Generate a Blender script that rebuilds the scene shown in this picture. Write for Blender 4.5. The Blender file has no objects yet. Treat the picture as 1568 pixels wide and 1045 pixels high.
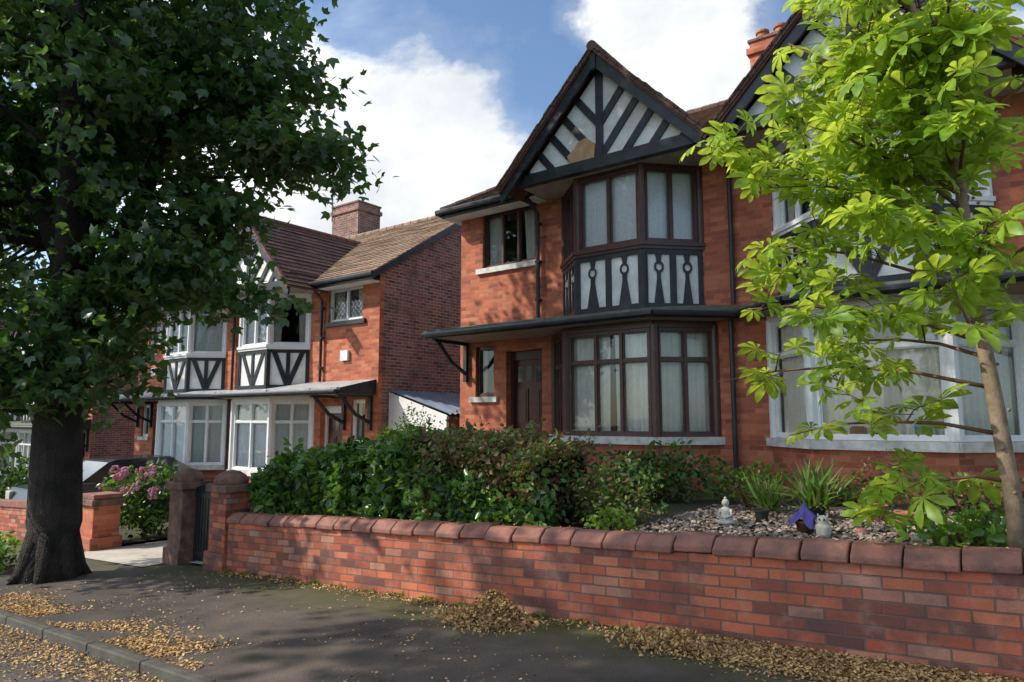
import bpy, math, random
import numpy as np
from mathutils import Vector
R=random.Random(7); rng=np.random.default_rng(7)
scene=bpy.context.scene
COL=scene.collection
S=Vector((-.64,-.58,.72)).normalized()
def Gx(x): return .052*max(-60,min(8,x))
# ---------------------------------------------------------------- materials
MATS={}
def newmat(name):
    m=bpy.data.materials.new(name); m.use_nodes=True
    nt=m.node_tree; nt.nodes.clear(); MATS[name]=m
    return m,nt,nt.nodes,nt.links
def nd(nt,t,**k):
    n=nt.nodes.new(t)
    for a,b in k.items(): setattr(n,a,b)
    return n
def c4(c): return (c[0],c[1],c[2],1)
def mixc(nt,fac,a,b,bt='MIX'):
    n=nt.nodes.new('ShaderNodeMix'); n.data_type='RGBA'; n.blend_type=bt
    for i,v in ((0,fac),(6,a),(7,b)):
        if hasattr(v,'links') : nt.links.new(v,n.inputs[i])
        elif isinstance(v,(int,float)): n.inputs[i].default_value=v
        else: n.inputs[i].default_value=c4(v)
    return n.outputs[2]
def mth(nt,op,a,b=0,c=None):
    n=nt.nodes.new('ShaderNodeMath'); n.operation=op
    for i,v in enumerate((a,b,c)):
        if v is None: continue
        if hasattr(v,'links'): nt.links.new(v,n.inputs[i])
        else: n.inputs[i].default_value=v
    return n.outputs[0]
def noise(nt,vec,scale,detail=3,rough=.55):
    n=nt.nodes.new('ShaderNodeTexNoise'); n.inputs['Scale'].default_value=scale
    n.inputs['Detail'].default_value=detail; n.inputs['Roughness'].default_value=rough
    if vec is not None: nt.links.new(vec,n.inputs['Vector'])
    return n.outputs['Fac']
def ramp(nt,fac,a,b,ca=(0,0,0),cb=(1,1,1)):
    n=nt.nodes.new('ShaderNodeValToRGB'); n.color_ramp.elements[0].position=a; n.color_ramp.elements[1].position=b
    n.color_ramp.elements[0].color=c4(ca); n.color_ramp.elements[1].color=c4(cb)
    nt.links.new(fac,n.inputs[0]); return n.outputs[0]
def rampn(nt,fac,stops):
    n=nt.nodes.new('ShaderNodeValToRGB'); cr=n.color_ramp
    cr.elements[0].position=stops[0][0]; cr.elements[0].color=c4(stops[0][1]); cr.elements[1].position=stops[-1][0]; cr.elements[1].color=c4(stops[-1][1])
    for p,c in stops[1:-1]: e=cr.elements.new(p); e.color=c4(c)
    nt.links.new(fac,n.inputs[0]); return n.outputs[0]
def finish(nt,col,rough=.7,bump=None,bs=.3,bd=.01,spec=.5):
    p=nt.nodes.new('ShaderNodeBsdfPrincipled'); o=nt.nodes.new('ShaderNodeOutputMaterial')
    if hasattr(col,'links'): nt.links.new(col,p.inputs['Base Color'])
    else: p.inputs['Base Color'].default_value=c4(col)
    p.inputs['Roughness'].default_value=rough
    p.inputs['Specular IOR Level'].default_value=spec
    if bump is not None:
        b=nt.nodes.new('ShaderNodeBump'); b.inputs['Strength'].default_value=bs; b.inputs['Distance'].default_value=bd
        nt.links.new(bump,b.inputs['Height']); nt.links.new(b.outputs[0],p.inputs['Normal'])
    nt.links.new(p.outputs[0],o.inputs[0]); return p
def pmat(name,col,col2=None,scale=6,rough=.7,bs=.2,bd=.01,spec=.4,detail=4):
    m,nt,N,L=newmat(name); tc=nd(nt,'ShaderNodeTexCoord').outputs['Object']
    if col2 is None: col2=tuple(c*.7 for c in col)
    f=noise(nt,tc,scale,detail); f2=noise(nt,tc,scale*12,2)
    c=mixc(nt,ramp(nt,f,.35,.68),col,col2)
    c=mixc(nt,.25,c,mixc(nt,f2,(0.3,.3,.3),(1.5,1.5,1.5)),'MULTIPLY')
    finish(nt,c,rough,f2 if bs>.12 else None,bs,bd,spec)
    return m
def brickmat(name,stops,mortar,stain,stain_amt=.5,w=.225,h=.075,ms=.005,pale=None,bs=.5,paleamt=.35,soot=0):
    m,nt,N,L=newmat(name)
    uv=nd(nt,'ShaderNodeUVMap').outputs[0]; tc=nd(nt,'ShaderNodeTexCoord').outputs['Object']
    b=nd(nt,'ShaderNodeTexBrick'); L.new(uv,b.inputs['Vector'])
    b.inputs['Scale'].default_value=1; b.inputs['Brick Width'].default_value=w; b.inputs['Row Height'].default_value=h
    b.inputs['Mortar Size'].default_value=ms; b.inputs['Mortar Smooth'].default_value=.3; b.inputs['Bias'].default_value=0
    b.inputs['Color1'].default_value=(0,0,0,1); b.inputs['Color2'].default_value=(1,1,1,1); b.inputs['Mortar'].default_value=(.5,.5,.5,1)
    col=rampn(nt,b.outputs['Color'],stops)
    fn=noise(nt,tc,60,2); ln=noise(nt,tc,1.3,4,.6); mn=noise(nt,tc,5,4,.65)
    col=mixc(nt,.4,col,mixc(nt,fn,(.35,.35,.35),(1.65,1.65,1.65)),'MULTIPLY')
    col=mixc(nt,b.outputs['Fac'],col,mortar)
    col=mixc(nt,mth(nt,'MULTIPLY',ramp(nt,ln,.42,.7),stain_amt),col,stain)
    col=mixc(nt,mth(nt,'MULTIPLY',ramp(nt,mn,.52,.72),paleamt),col,pale if pale else stain)
    if soot:
        sn=noise(nt,tc,2.6,5,.7)
        col=mixc(nt,mth(nt,'MULTIPLY',ramp(nt,sn,.50,.66),soot),col,(.09,.06,.055))
    h1=mth(nt,'SUBTRACT',1.0,b.outputs['Fac']); h2=mth(nt,'MULTIPLY_ADD',fn,.35,h1)
    finish(nt,col,.75,h2,bs,.008,.3)
def leafmat(name,ca,cb,tr,tfac=.35,rough=.45,cs=1.2,spec=.4):
    m,nt,N,L=newmat(name); tc=nd(nt,'ShaderNodeTexCoord').outputs['Object']
    f=noise(nt,tc,cs,2); f2=noise(nt,tc,14,1)
    c=mixc(nt,ramp(nt,f,.35,.65),ca,cb)
    k=mixc(nt,ramp(nt,f2,.3,.7),(.45,.45,.45),(1.5,1.5,1.5))
    c=mixc(nt,.6,c,k,'MULTIPLY'); tcol=mixc(nt,.5,tr,k,'MULTIPLY')
    p=nd(nt,'ShaderNodeBsdfPrincipled'); L.new(c,p.inputs['Base Color']); p.inputs['Roughness'].default_value=rough
    p.inputs['Specular IOR Level'].default_value=spec
    t=nd(nt,'ShaderNodeBsdfTranslucent'); L.new(tcol,t.inputs[0])
    mx=nd(nt,'ShaderNodeMixShader'); mx.inputs[0].default_value=tfac
    o=nd(nt,'ShaderNodeOutputMaterial')
    L.new(p.outputs[0],mx.inputs[1]); L.new(t.outputs[0],mx.inputs[2]); L.new(mx.outputs[0],o.inputs[0])
brickmat('brick_red',[(0,(.30,.075,.045)),(.3,(.47,.12,.06)),(.7,(.56,.155,.075)),(1,(.62,.22,.11))],(.34,.21,.15),(.25,.085,.058),.45,ms=.005,pale=(.58,.25,.15),bs=.5,paleamt=.3,soot=.25)
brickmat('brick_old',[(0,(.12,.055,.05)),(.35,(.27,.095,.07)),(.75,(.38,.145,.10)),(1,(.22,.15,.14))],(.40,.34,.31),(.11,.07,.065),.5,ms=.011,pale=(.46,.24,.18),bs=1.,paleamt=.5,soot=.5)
brickmat('brick_wall',[(0,(.13,.06,.05)),(.18,(.30,.075,.045)),(.45,(.50,.12,.06)),(.8,(.60,.17,.08)),(1,(.42,.24,.18))],(.17,.115,.095),(.17,.09,.07),.5,w=.235,h=.078,ms=.0065,pale=(.46,.27,.20),bs=1.,paleamt=.45,soot=.55)
tb=lambda a,b,c:[(0,a),(.5,b),(1,c)]
brickmat('tile_brown',tb((.10,.05,.04),(.16,.08,.06),(.20,.12,.09)),(.03,.02,.018),(.10,.09,.055),.5,w=.18,h=.16,ms=.006,bs=.8)
brickmat('tile_tan',tb((.22,.15,.11),(.34,.23,.16),(.42,.30,.21)),(.08,.06,.045),(.18,.15,.11),.4,w=.18,h=.16,ms=.006,bs=.8)
brickmat('tile_plum',tb((.12,.06,.055),(.17,.085,.075),(.21,.11,.09)),(.03,.018,.016),(.10,.06,.05),.3,w=.3,h=.16,ms=.008,bs=.8)
pmat('coping',(.35,.145,.105),(.17,.085,.07),7,.7,.5)
pmat('sandstone',(.28,.15,.11),(.10,.06,.052),7,.85,.6)
pmat('black_paint',(.014,.016,.022),(.035,.037,.043),5,.4,.15,spec=.45)
pmat('white_paint',(.86,.86,.84),(.64,.62,.57),3,.65,.15)
pmat('white_upvc',(.84,.84,.84),(.78,.78,.78),3,.35,.03)
pmat('brown_paint',(.10,.040,.032),(.06,.027,.024),8,.35,.1,spec=.5)
pmat('door_paint',(.12,.024,.018),(.065,.017,.014),8,.3,.1)
pmat('sill_stone',(.78,.76,.72),(.46,.44,.40),6,.75,.3)
pmat('lead_moss',(.17,.175,.165),(.10,.12,.055),5,.8,.6)
pmat('canopy_grey',(.48,.49,.51),(.31,.32,.32),4,.5,.3)
pmat('soffit',(.42,.36,.30),(.3,.25,.2),4,.7,.1)
pmat('curtain',(.90,.87,.79),(.78,.75,.66),3,.85,.05)
pmat('net',(.88,.89,.88),(.74,.75,.75),30,.9,.05)
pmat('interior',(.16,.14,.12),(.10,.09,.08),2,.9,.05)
pmat('bare_render',(.55,.37,.22),(.4,.24,.13),8,.9)
pmat('asphalt',(.085,.078,.072),(.055,.052,.05),2.5,.85,.9,.006)
pmat('concrete',(.55,.50,.43),(.40,.36,.32),2,.85,.4)
pmat('kerb',(.10,.095,.08),(.06,.055,.045),5,.8,.5)
pmat('soil',(.07,.055,.035),(.05,.065,.025),3,.95,1,.03)
pmat('grass',(.06,.09,.025),(.04,.06,.02),1,.95,1,.05)
pmat('gravel',(.28,.20,.16),(.12,.10,.09),25,.85,.3)
pmat('gravel2',(.50,.41,.33),(.28,.23,.2),25,.85,.3)
pmat('bark_dark',(.055,.045,.035),(.020,.017,.014),4,.95,1,.06)
pmat('bark_light',(.32,.23,.15),(.16,.12,.08),12,.85,.6)
pmat('twig',(.19,.09,.045),(.10,.065,.035),12,.7,.2)
pmat('litter',(.70,.46,.20),(.45,.26,.10),14,.9,.05)
pmat('litter_dark',(.34,.19,.08),(.17,.10,.045),14,.9,.05)
pmat('corrugated',(.25,.30,.40),(.17,.20,.27),3,.35,.1)
pmat('timber_brown',(.16,.06,.035),(.09,.04,.025),6,.7,.2)
pmat('terracotta',(.45,.17,.09),(.3,.12,.07),9,.8,.2)
pmat('plastic_black',(.02,.02,.022),None,9,.5,.1)
pmat('statue_white',(.62,.60,.54),(.36,.35,.30),14,.8,.3)
pmat('purple_cloth',(.13,.10,.40),(.07,.05,.22),10,.7,.3)
pmat('metal_grey',(.25,.25,.26),None,9,.4,.05)
pmat('car_paint',(.02,.025,.035),None,3,.2,.02,spec=.8)
pmat('car_glass',(.03,.035,.04),None,3,.08,.01,spec=.8)
pmat('tyre',(.015,.015,.015),None,9,.9,.1)
pmat('blue_card',(.04,.25,.45),(.3,.45,.6),20,.5,.05)
pmat('flower_pink',(.60,.20,.30),(.50,.32,.36),9,.8,.1)
pmat('orange_brown',(.5,.24,.1),None,9,.7,.1)
leafmat('leaf_lime',(.060,.125,.038),(.034,.080,.028),(.17,.33,.05),.33,.34,1.2,.65)
leafmat('leaf_shade',(.05,.09,.02),(.03,.065,.015),(.12,.22,.03),.25)
leafmat('leaf_chestnut',(.24,.37,.035),(.13,.26,.025),(.58,.72,.07),.5,.40,1.5)
leafmat('leaf_laurel',(.11,.23,.034),(.065,.155,.028),(.22,.40,.04),.28,.30,2.5,.65)
leafmat('leaf_privet',(.14,.18,.045),(.21,.115,.065),(.22,.24,.05),.28,.5,2)
leafmat('leaf_dark',(.045,.095,.024),(.028,.065,.02),(.10,.20,.03),.22,.42,2)
leafmat('leaf_bright',(.18,.32,.03),(.12,.23,.025),(.35,.52,.05),.3,.5,2)
leafmat('leaf_reed',(.20,.22,.07),(.12,.15,.045),(.25,.28,.06),.3,.5,2)
leafmat('leaf_red',(.25,.11,.06),(.15,.10,.045),(.25,.1,.05),.3,.5,2)
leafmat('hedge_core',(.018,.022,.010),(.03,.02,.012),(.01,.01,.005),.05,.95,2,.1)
m,nt,N,L=newmat('pavement'); tc=nd(nt,'ShaderNodeTexCoord').outputs['Object']; sp=nd(nt,'ShaderNodeSeparateXYZ'); L.new(tc,sp.inputs[0])
f=noise(nt,tc,.9,6,.65); f2=noise(nt,tc,90,2); f3=noise(nt,tc,3.2,4,.65)
c=mixc(nt,ramp(nt,f,.38,.62),(.120,.094,.076),(.050,.043,.038))
c=mixc(nt,.6,c,mixc(nt,f2,(.2,.2,.2),(1.8,1.8,1.8)),'MULTIPLY')
c=mixc(nt,mth(nt,'MULTIPLY',ramp(nt,f3,.50,.66),.5),c,(.055,.05,.030))
mr=nd(nt,'ShaderNodeMapRange'); L.new(mth(nt,'ADD',sp.outputs[1],mth(nt,'MULTIPLY',f3,1.5)),mr.inputs[0]); mr.inputs[1].default_value=4.85; mr.inputs[2].default_value=5.5; mr.inputs[3].default_value=0; mr.inputs[4].default_value=.8
c=mixc(nt,mr.outputs[0],c,(.075,.078,.024))
finish(nt,c,.85,f2,1.0,.008,.35)
m,nt,N,L=newmat('glass')
g=nd(nt,'ShaderNodeBsdfGlossy'); g.inputs['Roughness'].default_value=.02; g.inputs['Color'].default_value=(.85,.9,.95,1)
t=nd(nt,'ShaderNodeBsdfTransparent'); t.inputs[0].default_value=(.97,.98,.98,1)
lw=nd(nt,'ShaderNodeFresnel'); lw.inputs[0].default_value=1.5
mx=nd(nt,'ShaderNodeMixShader'); L.new(mth(nt,'MULTIPLY_ADD',lw.outputs[0],1.0,.02),mx.inputs[0]); L.new(t.outputs[0],mx.inputs[1]); L.new(g.outputs[0],mx.inputs[2])
o=nd(nt,'ShaderNodeOutputMaterial'); L.new(mx.outputs[0],o.inputs[0])
# ---------------------------------------------------------------- mesh helpers
def empty(name,loc=(0,0,0)):
    e=bpy.data.objects.new(name,None); COL.objects.link(e); e.empty_display_size=.3; return e
class MB:
    def __init__(s,mir=None,dx=0,dz=0,shear=0):
        s.v=[];s.f=[];s.m=[];s.mats=[];s.mir=mir;s.dx=dx;s.dz=dz;s.shear=shear
    def mi(s,n):
        if n not in s.mats: s.mats.append(n)
        return s.mats.index(n)
    def add(s,vs,fs,mat):
        b=len(s.v); k=s.mi(mat)
        if s.mir is not None:
            vs=[(2*s.mir-x,y,z) for x,y,z in vs]; fs=[tuple(f)[::-1] for f in fs]
        s.v+=[(x+s.dx,y,z+s.dz) for x,y,z in vs]
        for f in fs: s.f.append(tuple(i+b for i in f)); s.m.append(k)
    def hexa(s,P,mat):
        s.add(P,[(3,2,1,0),(4,5,6,7),(0,1,5,4),(1,2,6,5),(2,3,7,6),(3,0,4,7)],mat)
    def box(s,x0,x1,y0,y1,z0,z1,mat):
        s.hexa([(x0,y0,z0),(x1,y0,z0),(x1,y1,z0),(x0,y1,z0),(x0,y0,z1),(x1,y0,z1),(x1,y1,z1),(x0,y1,z1)],mat)
    def gbox(s,x0,x1,y0,y1,zb,zt,mat):
        s.hexa([(x0,y0,zb(x0)),(x1,y0,zb(x1)),(x1,y1,zb(x1)),(x0,y1,zb(x0)),(x0,y0,zt(x0)),(x1,y0,zt(x1)),(x1,y1,zt(x1)),(x0,y1,zt(x0))],mat)
    def prism(s,poly,y0,y1,mat):
        n=len(poly)
        A=sum(poly[i][0]*poly[(i+1)%n][1]-poly[(i+1)%n][0]*poly[i][1] for i in range(n))
        if A<0: poly=poly[::-1]
        vs=[(x,y0,z) for x,z in poly]+[(x,y1,z) for x,z in poly]
        fs=[tuple(range(n)),tuple(range(2*n-1,n-1,-1))]+[(i,i+n,(i+1)%n+n,(i+1)%n) for i in range(n)]
        s.add(vs,fs,mat)
    def tube(s,pts,rad,mat,n=8,cap=True):
        pts=[Vector(p) for p in pts]; vs=[];fs=[]
        up=Vector((0.13,.31,1)).normalized()
        for i,p in enumerate(pts):
            d=(pts[min(i+1,len(pts)-1)]-pts[max(i-1,0)]).normalized()
            a=d.cross(up if abs(d.dot(up))<.95 else Vector((1,.1,0))).normalized(); b=d.cross(a)
            r=rad[i] if isinstance(rad,(list,tuple)) else rad
            for k in range(n):
                t=2*math.pi*k/n; q=p+a*(r*math.cos(t))+b*(r*math.sin(t)); vs.append(tuple(q))
        for i in range(len(pts)-1):
            for k in range(n):
                k2=(k+1)%n; fs.append((i*n+k,i*n+k2,(i+1)*n+k2,(i+1)*n+k))
        if cap: fs.append(tuple(range(n))[::-1]); fs.append(tuple(range((len(pts)-1)*n,len(pts)*n)))
        s.add(vs,fs,mat)
    def lathe(s,c,prof,mat,n=20,sx=1,sy=1):
        vs=[];fs=[]
        for r,z in prof:
            for k in range(n):
                t=2*math.pi*k/n; vs.append((c[0]+r*sx*math.cos(t),c[1]+r*sy*math.sin(t),c[2]+z))
        for i in range(len(prof)-1):
            for k in range(n):
                k2=(k+1)%n; fs.append((i*n+k,i*n+k2,(i+1)*n+k2,(i+1)*n+k))
        fs.append(tuple(range(n))[::-1]); fs.append(tuple(range((len(prof)-1)*n,len(prof)*n)))
        s.add(vs,fs,mat)
    def ball(s,c,r,mat,n=12,sx=1,sy=1,sz=1,k=8):
        prof=[(r*math.sin(math.pi*i/k)+1e-4,-r*sz*math.cos(math.pi*i/k)) for i in range(k+1)]
        s.lathe(c,prof,mat,n,sx,sy)
    def obj(s,name,parent=None,smooth=False,bevel=0):
        me=bpy.data.meshes.new(name); me.from_pydata(s.v,[],s.f)
        for n in s.mats: me.materials.append(MATS[n])
        me.polygons.foreach_set('material_index',s.m)
        uv=me.uv_layers.new(name='UVMap'); Z=Vector((0,0,1))
        for p in me.polygons:
            n=p.normal; t=Z.cross(n)
            if t.length<.05: t=Vector((1,0,0))
            t.normalize(); b=n.cross(t)
            for li in p.loop_indices:
                q=me.vertices[me.loops[li].vertex_index].co
                if s.shear: uv.data[li].uv=(q.dot(t),q.z-s.shear*q.x if abs(n.z)<.5 else q.dot(b))
                else: uv.data[li].uv=(q.dot(t),q.dot(b))
        if smooth: me.polygons.foreach_set('use_smooth',[True]*len(me.polygons))
        me.update()
        o=bpy.data.objects.new(name,me); COL.objects.link(o)
        if parent: o.parent=parent
        if bevel:
            md=o.modifiers.new('b','BEVEL'); md.width=bevel; md.segments=2; md.limit_method='ANGLE'
        return o
class Fr:
    def __init__(s,p0,p1):
        s.o=p0; dx=p1[0]-p0[0];dy=p1[1]-p0[1]; s.L=math.hypot(dx,dy); s.d=(dx/s.L,dy/s.L); s.n=(s.d[1],-s.d[0])
    def P(s,a,n,z): return (s.o[0]+s.d[0]*a+s.n[0]*n, s.o[1]+s.d[1]*a+s.n[1]*n, z)
def lbox(mb,F,s0,s1,n0,n1,z0,z1,mat):
    P=F.P
    mb.hexa([P(s0,n1,z0),P(s1,n1,z0),P(s1,n0,z0),P(s0,n0,z0),P(s0,n1,z1),P(s1,n1,z1),P(s1,n0,z1),P(s0,n0,z1)],mat)
def lpoly(mb,F,poly,n0,n1,mat):
    k=len(poly)
    vs=[F.P(a,n1,z) for a,z in poly]+[F.P(a,n0,z) for a,z in poly]
    mb.add(vs,[tuple(range(k)),tuple(range(2*k-1,k-1,-1))]+[(i,i+k,(i+1)%k+k,(i+1)%k) for i in range(k)],mat)
def wall(mb,F,z0,z1,ops,mat,depth=.12,rmat=None,s0=0,s1=None):
    s1=F.L if s1 is None else s1
    S_=sorted(set([s0,s1]+[o[0] for o in ops]+[o[1] for o in ops])); Z=sorted(set([z0,z1]+[o[2] for o in ops]+[o[3] for o in ops]))
    for i in range(len(S_)-1):
        for j in range(len(Z)-1):
            a=(S_[i]+S_[i+1])/2;b=(Z[j]+Z[j+1])/2
            if any(o[0]<a<o[1] and o[2]<b<o[3] for o in ops): continue
            mb.add([F.P(S_[i],0,Z[j]),F.P(S_[i+1],0,Z[j]),F.P(S_[i+1],0,Z[j+1]),F.P(S_[i],0,Z[j+1])],[(0,1,2,3)],mat)
    for o in ops:
        a,b,c,d=o[:4]; P=F.P; dd=o[4] if len(o)>4 else depth; r=rmat or mat
        mb.add([P(a,0,c),P(a,0,d),P(a,-dd,d),P(a,-dd,c)],[(0,3,2,1)],r)
        mb.add([P(b,0,c),P(b,0,d),P(b,-dd,d),P(b,-dd,c)],[(0,1,2,3)],r)
        mb.add([P(a,0,c),P(b,0,c),P(b,-dd,c),P(a,-dd,c)],[(0,1,2,3)],r)
        mb.add([P(a,0,d),P(b,0,d),P(b,-dd,d),P(a,-dd,d)],[(3,2,1,0)],r)
def drape(mb,F,s0,s1,z0,z1,n,mat,amp=.022,per=.09,gather=0):
    k=max(6,int((s1-s0)/.018)); vs=[];fs=[]; ph=R.random()*6; w=R.uniform(.8,1.2)
    for i in range(k+1):
        t=i/k; a=s0+(s1-s0)*t
        for j,z in enumerate((z0,(z0+z1)/2,z1)):
            g=gather*(1-j/2.)*((s0+s1)/2-a)*.3
            o=amp*(math.sin(a/per*6.28*w+ph+.6*math.sin(a*9))+.4*math.sin(a/per*2.7+ph*2))
            vs.append(F.P(a+g,n+o*(1-.2*j),z))
    for i in range(k):
        for j in range(2): fs.append((i*3+j,(i+1)*3+j,(i+1)*3+j+1,i*3+j+1))
    mb.add(vs,fs,mat)
def win(H,F,s0,s1,z0,z1,nl,tz=None,fm='brown_paint',off=0,fw=.06,mw=.05,cur='full',lat=False):
    W,G,C=H['win'],H['glass'],H['cur']
    f0,f1=off-.09,off-.01
    lbox(W,F,s0,s0+fw,f0,f1,z0,z1,fm); lbox(W,F,s1-fw,s1,f0,f1,z0,z1,fm)
    lbox(W,F,s0+fw,s1-fw,f0,f1-.002,z0,z0+fw,fm); lbox(W,F,s0+fw,s1-fw,f0,f1-.002,z1-fw,z1,fm)
    a=s0+fw;b=s1-fw; cell=(b-a)/nl
    for i in range(1,nl):
        c=a+cell*i; lbox(W,F,c-mw/2,c+mw/2,f0,f1-.004,z0+fw,z1-fw,fm)
    if tz:
        for i in range(nl):
            l=a+cell*i+(mw/2 if i else 0); r=a+cell*(i+1)-(mw/2 if i<nl-1 else 0)
            lbox(W,F,l,r,f0,f1-.007,tz-mw/2,tz+mw/2,fm)
    rows=[(z0+fw,tz-mw/2),(tz+mw/2,z1-fw)] if tz else [(z0+fw,z1-fw)]
    for i in range(nl):
        l=a+cell*i+(mw/2 if i else 0); r=a+cell*(i+1)-(mw/2 if i<nl-1 else 0)
        for (p,q) in rows:
            sw=.018
            lbox(W,F,l,l+sw,f0+.02,f1-.025,p,q,fm); lbox(W,F,r-sw,r,f0+.02,f1-.025,p,q,fm)
            lbox(W,F,l+sw,r-sw,f0+.02,f1-.026,p,p+sw,fm); lbox(W,F,l+sw,r-sw,f0+.02,f1-.026,q-sw,q,fm)
            e1,e2=R.uniform(-.004,.004),R.uniform(-.004,.004)
            G.add([F.P(l,off-.062+e1,p),F.P(r,off-.062+e2,p),F.P(r,off-.062-e1,q),F.P(l,off-.062-e2,q)],[(0,1,2,3)],'glass')
            if lat:
                st=.13; k=int(((r-l)+(q-p))/st)+1
                for j in range(k):
                    for sg in (1,-1):
                        c=j*st; x0=max(0,c-(q-p)); x1=min(r-l,c)
                        if x1-x0<.02: continue
                        pa=(x0,c-x0); pb=(x1,c-x1)
                        if sg<0: pa=(r-l-pa[0],pa[1]); pb=(r-l-pb[0],pb[1])
                        W.tube([F.P(l+pa[0],off-.052,p+pa[1]),F.P(l+pb[0],off-.052,p+pb[1])],.005,'metal_grey',4)
    if cur=='full': drape(C,F,s0+.02,s1-.02,z0+.04,z1-.02,off-.12,'net',.012,.05)
    elif cur=='sides':
        w=(s1-s0)*.3
        drape(C,F,s0+.02,s0+w,z0+.04,z1-.02,off-.14,'curtain',.02,.08,1); drape(C,F,s1-w,s1-.02,z0+.04,z1-.02,off-.14,'curtain',.02,.08,1)
    elif cur=='cream': drape(C,F,s0+.0,s1-.0,z0+.04,z1-.02,off-.15,'curtain',.024,.11)
    elif cur=='part':
        m=s0+(s1-s0)*.52
        drape(C,F,s0+.02,m-.05,z0+.04,z1-.02,off-.14,'curtain',.02,.08,.25); drape(C,F,m+.03,s1-.02,z0+.04,z1-.02,off-.15,'curtain',.02,.08,.25)
def clip(poly,tri):
    out=poly
    for i in range(len(tri)):
        a=tri[i]; b=tri[(i+1)%len(tri)]; inp=out; out=[]
        sd=lambda p:(b[0]-a[0])*(p[1]-a[1])-(b[1]-a[1])*(p[0]-a[0])
        for j in range(len(inp)):
            p=inp[j];q=inp[(j+1)%len(inp)]; d1=sd(p); d2=sd(q)
            if (d1>=0)!=(d2>=0):
                t=d1/(d1-d2); x=(p[0]+(q[0]-p[0])*t,p[1]+(q[1]-p[1])*t)
                if d1>=0: out+=[p,x]
                else: out+=[x]
            elif d1>=0: out.append(p)
        if len(out)<3: return None
    res=[]
    for p in out:
        if not res or (abs(p[0]-res[-1][0])+abs(p[1]-res[-1][1]))>1e-5: res.append(p)
    return res if len(res)>2 else None
def slope(mb,a,b,c,d,mat,step=.16,lift=.028,thick=.05):
    a,b,c,d=[Vector(p) for p in (a,b,c,d)]
    n=(b-a).cross(d-a)
    if n.length<1e-6: n=(b-a).cross(c-a)
    n.normalize()
    ln=max((d-a).length,(c-b).length); k=max(2,int(ln/step))
    for i in range(k):
        t0=i/k;t1=(i+1)/k
        p0=a.lerp(d,t0);p1=b.lerp(c,t0);p2=b.lerp(c,t1);p3=a.lerp(d,t1)
        lw_=(p1-p0).length; seg=max(1,int(lw_/.6))
        js=[R.uniform(-.008,.008) for _ in range(seg+1)]
        vs=[];fs=[]
        for s_ in range(seg+1):
            f=s_/seg; lo=p0.lerp(p1,f); hi=p3.lerp(p2,f)
            vs+=[tuple(lo+n*(lift+js[s_])),tuple(hi+n*.004),tuple(lo-n*.004)]
        for s_ in range(seg):
            q=3*s_; fs.append((q,q+3,q+4,q+1)); fs.append((q+2,q+5,q+3,q))
        mb.add(vs,fs,mat)
    q=[tuple(v-n*thick) for v in (a,b,c,d)]
    mb.add(q,[(3,2,1,0)] if (c-d).length>1e-4 else [(2,1,0)],'timber_brown')
    q2=[tuple(a+n*lift),tuple(b+n*lift),tuple(b-n*thick),tuple(a-n*thick)]
    mb.add(q2,[(3,2,1,0)],mat)
    for (p,q) in ((a,d),(b,c)):
        mb.add([tuple(p+n*lift),tuple(q+n*lift*.5),tuple(q-n*thick),tuple(p-n*thick)],[(0,1,2,3)],mat)
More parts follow.
